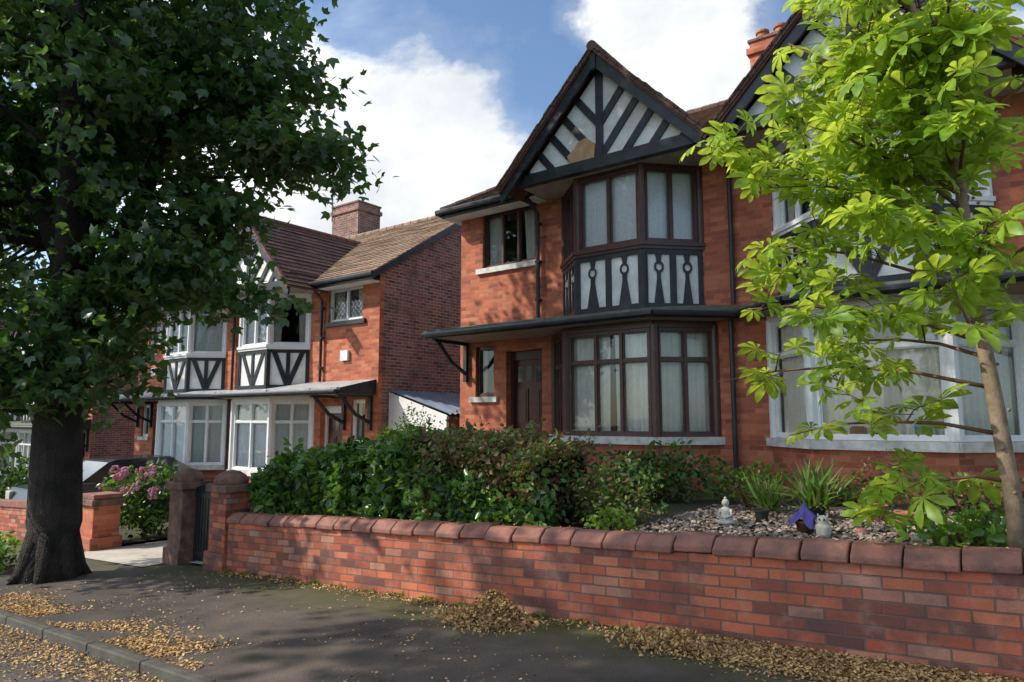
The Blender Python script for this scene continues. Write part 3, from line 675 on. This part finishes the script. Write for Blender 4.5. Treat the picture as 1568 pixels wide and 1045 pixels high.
ells=[(tx-.3,ty+.2,7.6,3.0,3.0,2.3),at(.2,5.5,2.5,1.4),at(2.9,5.1,.95,.40,1.5),at(2.4,6.3,1.1,.7),at(1.9,4.2,.7,.40,1.4),at(2.3,3.0,.5,.30,1.6),at(1.2,3.5,1.1,.7,1.5),at(.3,2.6,1.1,.9,1.4),at(-.6,2.0,1.0,.9,1.3),(tx-1.8,ty-1.2,4.2,1.8,1.8,1.9)]
big_tree('street_tree',tx,ty,ells,920,36,.23,.15,'leaf_lime',.31,4.4,nbr=120,flat=.45,
   extra=([(tx+.3,ty+.2,11.3,3.4,3.4,2.7)],200,28,.42,.24))
big_tree('street_tree',-9.8,-5.8,[(-9.4,-2.6,8.8,3.0,2.3,1.5)],105,26,.40,.24,'leaf_shade',.3,5.5,nbr=24)
big_tree('street_tree',-3.5,-5.8,[(-5.6,-4.6,8.2,2.0,2.0,1.4)],45,26,.40,.24,'leaf_shade',.3,5,nbr=16)
big_tree('street_tree',-26,3.7,[(-26,3.7,6.2,3.4,3.2,3.4),(-26,3.7,3.0,2.5,2.3,1.2)],260,26,.45,.28,'leaf_bright',.28,4,nbr=30)
dt=[]
for i in range(16):
    a=-48-R.random()*30; b=-14+i*3.2+R.random()*2; h=R.uniform(3.5,6); dt.append((a,b,h*.7-2.5,3.2,3.2,h*.9))
C,P=clusters(dt,600,16,.8); scatter('distant_trees',P,.75*rng.uniform(.7,1.2,len(P)),'leaf_shade',LEAF,.3)
def hedge(name,x0,x1,y0,y1,zb,zt,n,size,mats,core=True):
    root=empty(name); pts=[]
    def top(x): return zt(x)+.07*math.sin(x*2.1+1)+.05*math.sin(x*5.3)+.04*math.sin(x*11)
    for i in range(n):
        f=R.random(); x=R.uniform(x0,x1); y=R.uniform(y0,y1); z=R.uniform(zb(x),top(x))
        if f<.45: y=y0+abs(R.gauss(0,.10))+.06*math.sin(x*3.7+z*6)+.05*math.sin(x*9)
        elif f<.85: z=top(x)-abs(R.gauss(0,.09))
        elif f<.93: x=x1-abs(R.gauss(0,.1))
        if z>top(x)-.18 and y<y0+.14: z-=.1
        if R.random()<.05: z+=R.uniform(.03,.18)
        pts.append((x,y,z))
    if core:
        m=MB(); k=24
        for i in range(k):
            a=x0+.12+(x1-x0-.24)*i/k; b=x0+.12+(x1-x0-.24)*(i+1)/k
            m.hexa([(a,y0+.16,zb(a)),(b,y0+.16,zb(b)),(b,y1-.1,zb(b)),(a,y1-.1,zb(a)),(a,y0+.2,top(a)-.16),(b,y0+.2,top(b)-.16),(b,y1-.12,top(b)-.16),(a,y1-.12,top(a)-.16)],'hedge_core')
        m.obj('hedge_inner_core',root)  # solid dark core added inside the leaves so the hedge isn't seen through
    scatter('foliage',pts,size*rng.uniform(.6,1.3,n),mats[0],LEAF,.3,root,mats=mats,droop=.2)
gz=lambda x:.5+.042*x
hedge('laurel_hedge',-8.3,-5.35,5.28,6.5,gz,lambda x:1.12+.02*(x+8)-max(0,(-7.5-x))*.4,8500,.12,['leaf_laurel','leaf_laurel','leaf_dark'])
hedge('privet_hedge',-5.45,-3.75,5.32,6.6,gz,lambda x:1.33,9000,.062,['leaf_privet','leaf_privet','leaf_laurel','leaf_red'])
hedge('garden_shrub',-5.2,-3.6,5.22,5.5,gz,lambda x:.95-.25*(x+4.6),2300,.09,['leaf_laurel','leaf_dark'],core=False)
def shrub(name,c,r,n,size,mats,tmpl=LEAF,up=.3,droop=0):
    root=empty(name); d=rng.normal(size=(n,3)); d/=np.linalg.norm(d,axis=1)[:,None]; rr=rng.random(n)**(1/2.5)
    P=np.array(c)+d*rr[:,None]*np.array(r)*(1+.25*np.sin(d[:,0:1]*5+d[:,2:3]*7))
    P=P[P[:,2]>c[2]-r[2]*.95]
    scatter('foliage',P,size*rng.uniform(.6,1.3,len(P)),mats[0],tmpl,up,root,mats=mats,droop=droop)
    m=MB()
    for i in range(9):
        q=P[rng.integers(len(P))]; m.tube([(c[0],c[1],c[2]-r[2]),((c[0]+q[0])/2,(c[1]+q[1])/2,(c[2]+q[2])/2-.03),tuple(q)],[.014,.01,.004],'twig',5)
    m.obj('stems',root)
    return root
shrub('fern_shrub',(-3.45,6.2,.72),(.5,.5,.36),1300,.06,['leaf_privet','leaf_laurel'])
shrub('garden_shrub',(-4.0,8.4,.75),(.9,.5,.40),1900,.08,['leaf_laurel','leaf_dark'])
shrub('garden_shrub',(-2.9,8.9,.66),(.55,.35,.26),900,.07,['leaf_laurel','leaf_bright'])
shrub('garden_shrub',(-1.8,8.7,.64),(.55,.3,.2),800,.06,['leaf_laurel','leaf_red','leaf_bright'])
shrub('garden_shrub',(-.6,8.4,.70),(.6,.35,.22),800,.06,['leaf_laurel','leaf_red'])
shrub('red_shrub',(-1.25,7.9,.86),(.24,.22,.30),380,.04,['leaf_red','leaf_privet'])
shrub('red_shrub',(-2.6,7.9,.70),(.28,.22,.22),350,.04,['leaf_red','leaf_bright'])
shrub('low_ground_plant',(-.35,5.9,.70),(.5,.28,.18),450,.09,['leaf_laurel','leaf_bright'])
shrub('low_ground_plant',(-3.0,5.45,.60),(.25,.12,.14),220,.06,['leaf_bright','leaf_bright'])
shrub('topiary_bush',(-8.35,8.2,.75),(.58,.55,.82),4200,.05,['leaf_bright','leaf_bright'])
hy=shrub('hydrangea_bush',(-12.9,6.1,.02),(1.0,.6,.58),2600,.12,['leaf_laurel','leaf_dark'])
m=MB()
for i in range(24):
    a=R.uniform(0,6.28); px=-12.9+math.cos(a)*R.uniform(.2,1.0); py=5.8+R.uniform(-.35,.3); pz=.05+R.uniform(.1,.58)
    for k in range(22):
        v=Vector((R.gauss(0,1),R.gauss(0,1),R.gauss(0,1))).normalized()*.07
        m.ball((px+v.x,py+v.y,pz+v.z*.75),.022,'flower_pink',5,k=4)
m.obj('flower_heads',hy)
shrub('garden_shrub',(-20.,6.6,-.3),(2.4,.8,.8),2600,.14,['leaf_bright','leaf_dark'])
shrub('roadside_weeds',(-11.9,3.3,-.4),(.7,.5,.35),1300,.1,['leaf_bright','leaf_laurel'])
P=[]
for i in range(900):
    c=math.floor(R.uniform(-8.2,-.2)*2.3)/2.3; x=c+R.gauss(0,.07); P.append((x,4.985-abs(R.gauss(0,.025)),Gx(x)+R.random()*.03))
scatter('wall_foot_weeds',P,.03*rng.uniform(.6,1.4,len(P)),'leaf_bright',LEAF,.2,mats=['leaf_bright','leaf_privet'])
def reeds(name,c,n,l,mats):
    pts=np.array(c)+rng.normal(size=(n,3))*np.array([.05,.05,.0]); a=rng.uniform(0,6.28,n)
    yd=np.stack([np.cos(a)*.45,np.sin(a)*.45,np.ones(n)*1.2],1)
    T=(BLADE[0]*np.array([1.3,1,1]),BLADE[1])
    scatter(name,pts,l*rng.uniform(.6,1.1,n),mats[0],T,.0,None,mats=mats,ydir=yd)
reeds('spiky_potted_plant',(-1.75,7.3,.62),110,.52,['leaf_reed','leaf_laurel'])
reeds('tall_grass_plant',(-2.3,7.7,.55),80,.42,['leaf_reed','leaf_bright'])
n=5600; gx=rng.uniform(-3.1,.3,n); gy=rng.uniform(5.35,8.2,n); P=np.stack([gx,gy,.592+.042*gx+rng.uniform(-.005,.012,n)],1)
scatter('gravel_bed',P,rng.uniform(.010,.036,n),'gravel',STONE,.6,mats=['gravel','gravel2','gravel'])
def gz2(x): return .58+.042*x
k=.72
m=MB(); c=(-2.38,6.55,gz2(-2.38))
def L8(c,pr,mat,n,sx=1,sy=1): m.lathe(c,[(r*k,z*k) for r,z in pr],mat,n,sx,sy)
L8(c,[(.10,0),(.105,.03),(.10,.04),(.11,.045),(.12,.07),(.09,.10),(.065,.13),(.062,.17),(.07,.21),(.06,.24),(.025,.255),(.022,.275)],'statue_white',18,1,.8)
m.ball((c[0],c[1],c[2]+.31*k),.045*k,'statue_white',14,1,1,1.2); m.ball((c[0],c[1],c[2]+.37*k),.018*k,'statue_white',10)
for sg in (-1,1):
    q=lambda x,y,z:(c[0]+sg*x*k,c[1]+y*k,c[2]+z*k)
    m.tube([q(.065,0,.22),q(.09,-.03,.15),q(.02,-.085,.12)],[.016,.014,.010],'statue_white',8)
    m.tube([q(.03,-.02,.07),q(.12,-.06,.06),q(-.02,-.10,.055)],[.022,.020,.014],'statue_white',8)
    m.ball(q(.044,0,.305),.008,'statue_white',6,.6,1,1.6)
m.obj('buddha_garden_statue',smooth=True)
k=.75
m=MB(); c=(-1.42,6.15,gz2(-1.42))
L8(c,[(.055,0),(.07,.005),(.075,.06),(.08,.12),(.07,.15),(.05,.165),(.062,.19),(.06,.22),(.03,.245),(.01,.25)],'statue_white',16)
for sg in (-1,1): m.tube([(c[0]+sg*.034,c[1],c[2]+.175),(c[0]+sg*.038,c[1],c[2]+.20)],[.012,.003],'statue_white',6); m.ball((c[0]+sg*.017,c[1]-.040,c[2]+.157),.009,'plastic_black',8)
m.obj('owl_ornament',smooth=True)
m=MB(); c=(-1.60,6.3,gz2(-1.6))
m.lathe(c,[(.06,0),(.075,.09),(.085,.10),(.085,.12),(.07,.12),(.06,.10)],'timber_brown',18)
vs=[];fs=[];n=40
for j,(r,z) in enumerate(((.010,.27),(.022,.235),(.045,.19),(.085,.16),(.125,.115))):
    for q in range(n):
        t=2*math.pi*q/n; f=1+(.32*j/4)*math.sin(t*5+.5)+.1*math.sin(t*11)*j/4
        vs.append((c[0]+r*f*math.cos(t),c[1]+r*f*math.sin(t),c[2]+z-.045*(j/4)*math.sin(t*5+.5)))
for j in range(4):
    for q in range(n): k2=(q+1)%n; fs.append((j*n+q,(j+1)*n+q,(j+1)*n+k2,j*n+k2))
m.add(vs,fs,'purple_cloth'); m.obj('cloth_covered_plant_pot',smooth=True)
def pot(name,x,y,r,h,mat):
    m=MB(); z=gz2(x); m.lathe((x,y,z),[(r*.7,0),(r*.95,h*.85),(r*1.08,h*.86),(r*1.08,h),(r*.9,h),(r*.85,h*.9),(.01,h*.88)],mat,18); m.obj(name)
pot('black_plant_pot',-2.15,6.9,.07,.13,'plastic_black'); pot('terracotta_plant_pot',-1.25,7.4,.12,.16,'terracotta'); pot('terracotta_plant_pot',-.95,7.2,.1,.12,'terracotta')
pot('plant_pot',-1.75,7.3,.1,.14,'plastic_black')
for (px,py,c_) in ((-1.2,6.5,'terracotta'),(-.75,6.2,'gravel2'),(-1.0,5.9,'gravel2'),(-.5,6.6,'orange_brown')):
    m=MB(); m.ball((px,py,gz2(px)+.02),.045,c_,9,1.2,.8,.7); m.obj('garden_stone',smooth=True)
# ---------------------------------------------------------------- litter
LM=['litter','litter','litter_dark']
L_=[]
for i in range(11000):
    x=R.uniform(-10,-4.8); y=2.66+abs(R.gauss(0,.24))
    if math.sin(x*2.3+y*3)+math.sin(x*5.1-y*7)>-0.1+R.random()*1.2-.6: L_.append((x,y,Gx(x)+.003+R.random()*.010))
for i in range(7000):
    x=R.uniform(-10,-3.5); y=2.55-abs(R.gauss(0,.35)); L_.append((x,y,Gx(x)-.096+R.random()*.05*math.exp(-(2.55-y)*9)))
for i in range(24000):
    x=R.uniform(-2.45,.3); y=4.98-abs(R.gauss(0,.21))*min(1,(x+2.9)/1.4); L_.append((x,y,Gx(x)+.004+R.random()*.045*max(0,1-(5-y)*1.5)))
for i in range(2200):
    x=R.uniform(-10,.5); y=R.uniform(2.7,4.95)
    if math.sin(x*1.7+y*2)+math.sin(x*4.1-y*3)>-.2: L_.append((x,y,Gx(x)+.004))
for i in range(1500):
    x=R.uniform(-8.3,-2.4); y=4.98-abs(R.gauss(0,.10)); L_.append((x,y,Gx(x)+.004+R.random()*.01))
scatter('fallen_leaf_litter',L_,.024*rng.uniform(.5,1.5,len(L_)),'litter',LEAF,.65,mats=LM)
P=[]
for i in range(220):
    x=R.uniform(-8,.2); P.append((x,5.115+R.gauss(0,.03),WT(x)+.006))
for i in range(500):
    x=R.uniform(-2.9,.2); P.append((x,R.uniform(5.4,8),.61+.042*x+R.random()*.015))
scatter('fallen_leaf_litter',P,.028*rng.uniform(.5,1.3,len(P)),'litter',LEAF,.75,mats=LM)
def pile(cx,cy,n,sr,h,sx,sy):
    P=[]
    for i in range(n):
        a=R.uniform(0,6.28); r=abs(R.gauss(0,sr)); hh=h*math.exp(-(r/.2)**2)
        P.append((cx+math.cos(a)*r*sx,cy+math.sin(a)*r*sy,Gx(cx)+.004+hh*R.uniform(.5,1)))
    scatter('dry_leaf_pile',P,.033*rng.uniform(.5,1.4,n),'litter',LEAF,.4,mats=LM)
pile(-3.70,4.66,8000,.19,.24,1.25,.75); pile(-2.05,4.74,4500,.16,.10,1.6,.7)
# ---------------------------------------------------------------- young horse chestnut
root=empty('horse_chestnut_tree'); m=MB()
tp=[Vector(p) for p in ((-.10,5.45,.40),(-.12,5.46,1.0),(-.17,5.45,1.6),(-.24,5.42,2.3),(-.27,5.4,3.1),(-.42,5.4,4.1),(-.6,5.4,5.3))]
m.tube([tuple(p) for p in tp],[.058,.050,.047,.042,.034,.024,.01],'bark_light',12)
for i in range(26):
    z=R.uniform(.7,3.2); a=R.uniform(0,6.28); x_=-.12-.05*(z-1); m.ball((x_+math.cos(a)*.045,5.44+math.sin(a)*.045,z),.012,'bark_light',6,k=4)
def tat(z):
    for i in range(len(tp)-1):
        if tp[i].z<=z<=tp[i+1].z: return tp[i].lerp(tp[i+1],(z-tp[i].z)/(tp[i+1].z-tp[i].z))
    return tp[-1].copy()
br=[(1.7,(-2.02,5.5,1.80),1),(2.0,(-1.60,5.0,2.3),1),(2.3,(-1.75,5.4,2.85),1),(2.7,(-1.85,5.2,3.55),1.2),(3.3,(-1.3,5.3,4.4),1.2),(3.9,(-1.0,5.1,4.95),1.2),
    (1.1,(-.75,5.2,1.0),.6),(1.4,(-1.4,5.2,1.38),.5),(2.9,(-1.05,4.7,3.45),1.2),(2.5,(-.7,4.6,2.75),1),(3.5,(-.75,4.8,4.1),1.3),(2.7,(-1.3,6.2,3.3),1),(1.9,(-1.3,6.3,2.1),.6),
    (3.7,(-.15,4.6,4.2),1),(4.4,(-1.1,5.8,5.2),1.2),(2.1,(-.25,4.7,2.0),.5),(3.1,(-.2,4.7,3.3),1),(2.4,(.8,5.6,2.9),1),(3.3,(.9,5.2,4.0),.8),(4.1,(.3,5.5,5.2),.8),(3.0,(-.1,6.4,3.6),1),(3.4,(-1.7,5.8,4.05),1.2),(2.8,(-1.4,4.9,3.15),1),(3.6,(-.9,5.5,4.4),1.3),(3.2,(-.5,5.0,3.7),1.3),(3.8,(-.5,5.6,4.8),1.3),(3.0,(-.8,5.6,3.3),1.2),(3.3,(-.3,4.9,3.9),1.2),(2.3,(-.1,4.9,2.7),.8)]
LP=[];LD=[];LS=[]
for z,e,k in br:
    s=tat(z); e=Vector(e); ln=(e-s).length
    mid=s.lerp(e,.5)+Vector((R.uniform(-.05,.05),R.uniform(-.05,.05),.12*ln*.6)); q=[s,s.lerp(mid,.5)+Vector((0,0,.03)),mid,mid.lerp(e,.5)+Vector((0,0,.03)),e]
    m.tube([tuple(p) for p in q],[.016,.012,.010,.007,.004],'twig',6)
    subs=[]
    for j in range(int(5*k)):
        b=q[1+R.randrange(3)].lerp(q[2+R.randrange(3)],R.random()); t=b+Vector((R.uniform(-.3,.2),R.uniform(-.4,.4),R.uniform(-.2,.35)))
        subs.append((b,t)); m.tube([tuple(b),tuple(b.lerp(t,.5)+Vector((0,0,.03))),tuple(t)],[.007,.005,.003],'twig',5)
    for (a,b) in subs:
        for j in range(5):
            f=1-.2*j*R.random(); p=a.lerp(b,f); an=R.uniform(0,6.28); d=Vector((math.cos(an),math.sin(an),R.uniform(-.1,.4)))
            tip=p+d*R.uniform(.08,.16); m.tube([tuple(p),tuple(tip)],.0035,'leaf_reed',4); LP.append(tuple(tip)); LD.append((d.x,d.y,-.3)); LS.append(R.uniform(.09,.20))
    for j in range(int(10*k)):
        f=R.uniform(.35,1.0); i=min(3,int(f*4)); p=q[i].lerp(q[i+1],f*4-i)
        an=R.uniform(0,6.28); d=Vector((math.cos(an),math.sin(an),R.uniform(-.2,.4))); tip=p+d*R.uniform(.1,.2)
        m.tube([tuple(p),tuple(tip)],.0035,'leaf_reed',4); LP.append(tuple(tip)); LD.append((d.x,d.y,-.3)); LS.append(R.uniform(.11,.22))
m.obj('trunk_and_branches',root,True)
scatter('palmate_leaves',LP,np.array(LS),'leaf_chestnut',PALM,.55,root,ydir=LD)
# ---------------------------------------------------------------- parked car
root=empty('parked_car'); m=MB(); cx,cy,cz=-17.4,7.6,-.86
prof=[(-2.0,.25),(-2.05,.55),(-1.95,.85),(-1.25,.95),(1.5,.97),(1.95,.9),(2.05,.6),(2.0,.25)]
def carprism(pr,w0,w1,mat):
    n=len(pr); vs=[]
    for sg in (-1,1):
        for a,z in pr:
            t=(z-.25)/1.2; w=w0+(w1-w0)*t; vs.append((cx+sg*w,cy+a,cz+z))
    fs=[tuple(range(n)),tuple(range(2*n-1,n-1,-1))]+[(i,i+n,(i+1)%n+n,(i+1)%n) for i in range(n)]
    m.add(vs,fs,mat)
carprism(prof,.85,.82,'car_paint'); carprism([(-1.15,.94),(-.55,1.38),(.9,1.42),(1.75,.95)],.80,.60,'car_glass'); carprism([(-.52,1.385),(-.4,1.43),(.85,1.46),(.98,1.40)],.80,.60,'car_paint')
for sy in (-1.25,1.25):
    for sx in (-1,1): m.tube([(cx+sx*.72,cy+sy,cz+.32),(cx+sx*.87,cy+sy,cz+.32)],.32,'tyre',18); m.tube([(cx+sx*.86,cy+sy,cz+.32),(cx+sx*.885,cy+sy,cz+.32)],.19,'metal_grey',12)
for sx in (-1,1): m.box(cx+sx*.68-.12,cx+sx*.68+.12,cy-2.06,cy-1.96,cz+.6,cz+.78,'statue_white')
m.box(cx-.26,cx+.26,cy-2.07,cy-2.03,cz+.38,cz+.5,'white_paint')
m.obj('body',root,bevel=.03)
F=Fr((-2.22,9.3),(-.67,9.3)); m=MB()
m.tube([F.P(.75,-.10,1.3),F.P(.75,-.10,1.33)],.05,'plastic_black',10); m.tube([F.P(.78,-.10,1.33),F.P(.81,-.10,1.5)],.018,'metal_grey',8); m.tube([F.P(.70,-.10,1.43),F.P(.77,-.10,1.60)],.025,'plastic_black',8); lbox(m,F,.68,.78,-.11,-.08,1.38,1.395,'plastic_black')
m.obj('microscope')
m=MB(); lbox(m,F,1.12,1.30,-.096,-.085,1.31,1.50,'blue_card'); lbox(m,F,1.10,1.32,-.11,-.097,1.305,1.51,'white_paint'); m.obj('picture_card')
m=MB(); lbox(m,F,.42,.6,-.115,-.08,1.305,1.39,'orange_brown'); lbox(m,F,.44,.58,-.113,-.082,1.39,1.41,'terracotta'); m.obj('small_box')
# ---------------------------------------------------------------- sky / light / camera
el=math.asin(S.z); az=math.atan2(S.x,S.y)
w=bpy.data.worlds.new("World"); scene.world=w; w.use_nodes=True; nt=w.node_tree; nt.nodes.clear(); L=nt.links
sky=nd(nt,'ShaderNodeTexSky'); sky.sky_type='NISHITA'; sky.sun_disc=False; sky.sun_elevation=el; sky.sun_rotation=az%(2*math.pi)
tc=nd(nt,'ShaderNodeTexCoord').outputs['Generated']
mp=nd(nt,'ShaderNodeMapping'); mp.inputs['Scale'].default_value=(1,1,1.4); mp.inputs['Location'].default_value=(.3,.1,0); L.new(tc,mp.inputs[0])
n1=nd(nt,'ShaderNodeTexNoise'); n1.inputs['Scale'].default_value=3.6; n1.inputs['Detail'].default_value=9; n1.inputs['Roughness'].default_value=.6; n1.inputs['Distortion'].default_value=.2; L.new(mp.outputs[0],n1.inputs['Vector'])
cur=n1.outputs['Fac']
def skydir(u,v):
    a=(u-784)/1045; b=(522-v)/1045
    return Vector((-.598+.799*a+.068*b,.794+.602*a-.09*b,.113+.9936*b)).normalized()
for (uu,vv,r,wt) in ((650,190,.25,.25),(420,290,.24,.24),(1060,80,.17,.22),(760,20,.17,-.22),(540,30,.15,-.20),(860,150,.10,-.18),(1300,20,.2,-.05)):
    v=skydir(uu,vv)
    d=nd(nt,'ShaderNodeVectorMath',operation='DISTANCE'); L.new(tc,d.inputs[0]); d.inputs[1].default_value=v
    mr=nd(nt,'ShaderNodeMapRange'); mr.interpolation_type='SMOOTHSTEP'; L.new(d.outputs['Value'],mr.inputs[0]); mr.inputs[1].default_value=r; mr.inputs[2].default_value=r*.2; mr.inputs[3].default_value=0; mr.inputs[4].default_value=wt
    cur=mth(nt,'ADD',cur,mr.outputs[0])
cf=rampn(nt,cur,[(.42,(0,0,0)),(.53,(.16,.16,.16)),(.62,(1,1,1))])
n2=noise(nt,mp.outputs[0],5,6,.62)
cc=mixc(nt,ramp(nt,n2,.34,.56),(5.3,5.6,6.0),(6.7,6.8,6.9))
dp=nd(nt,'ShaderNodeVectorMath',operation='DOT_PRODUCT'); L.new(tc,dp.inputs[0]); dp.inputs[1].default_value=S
mr=nd(nt,'ShaderNodeMapRange'); L.new(dp.outputs['Value'],mr.inputs[0]); mr.inputs[1].default_value=.35; mr.inputs[2].default_value=.95; mr.inputs[3].default_value=1; mr.inputs[4].default_value=4.  # added gain: unseen clouds towards the sun brightened to lift the shade
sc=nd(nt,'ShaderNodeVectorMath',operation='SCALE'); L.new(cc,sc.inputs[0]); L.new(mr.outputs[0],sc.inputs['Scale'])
blue=mixc(nt,1.0,sky.outputs[0],(1.05,1.18,1.28),'MULTIPLY')
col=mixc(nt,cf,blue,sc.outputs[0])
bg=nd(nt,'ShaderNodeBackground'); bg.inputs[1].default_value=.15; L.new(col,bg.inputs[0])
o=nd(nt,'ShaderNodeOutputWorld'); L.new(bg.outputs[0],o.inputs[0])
sl=bpy.data.lights.new('sun','SUN'); sl.energy=5; sl.angle=math.radians(.6); sl.color=(1,.92,.80)
so=bpy.data.objects.new('sun',sl); COL.objects.link(so); so.rotation_euler=S.to_track_quat('Z','Y').to_euler()
cam=bpy.data.cameras.new('camera'); co=bpy.data.objects.new('camera',cam); COL.objects.link(co)
cam.lens=24; cam.sensor_width=36; cam.clip_end=1500; cam.clip_start=.05
co.location=(0,0,1.5); co.rotation_euler=(math.radians(96.5),0,math.radians(37)); scene.camera=co
scene.view_settings.view_transform='Standard'; scene.view_settings.look='None'; scene.view_settings.exposure=0
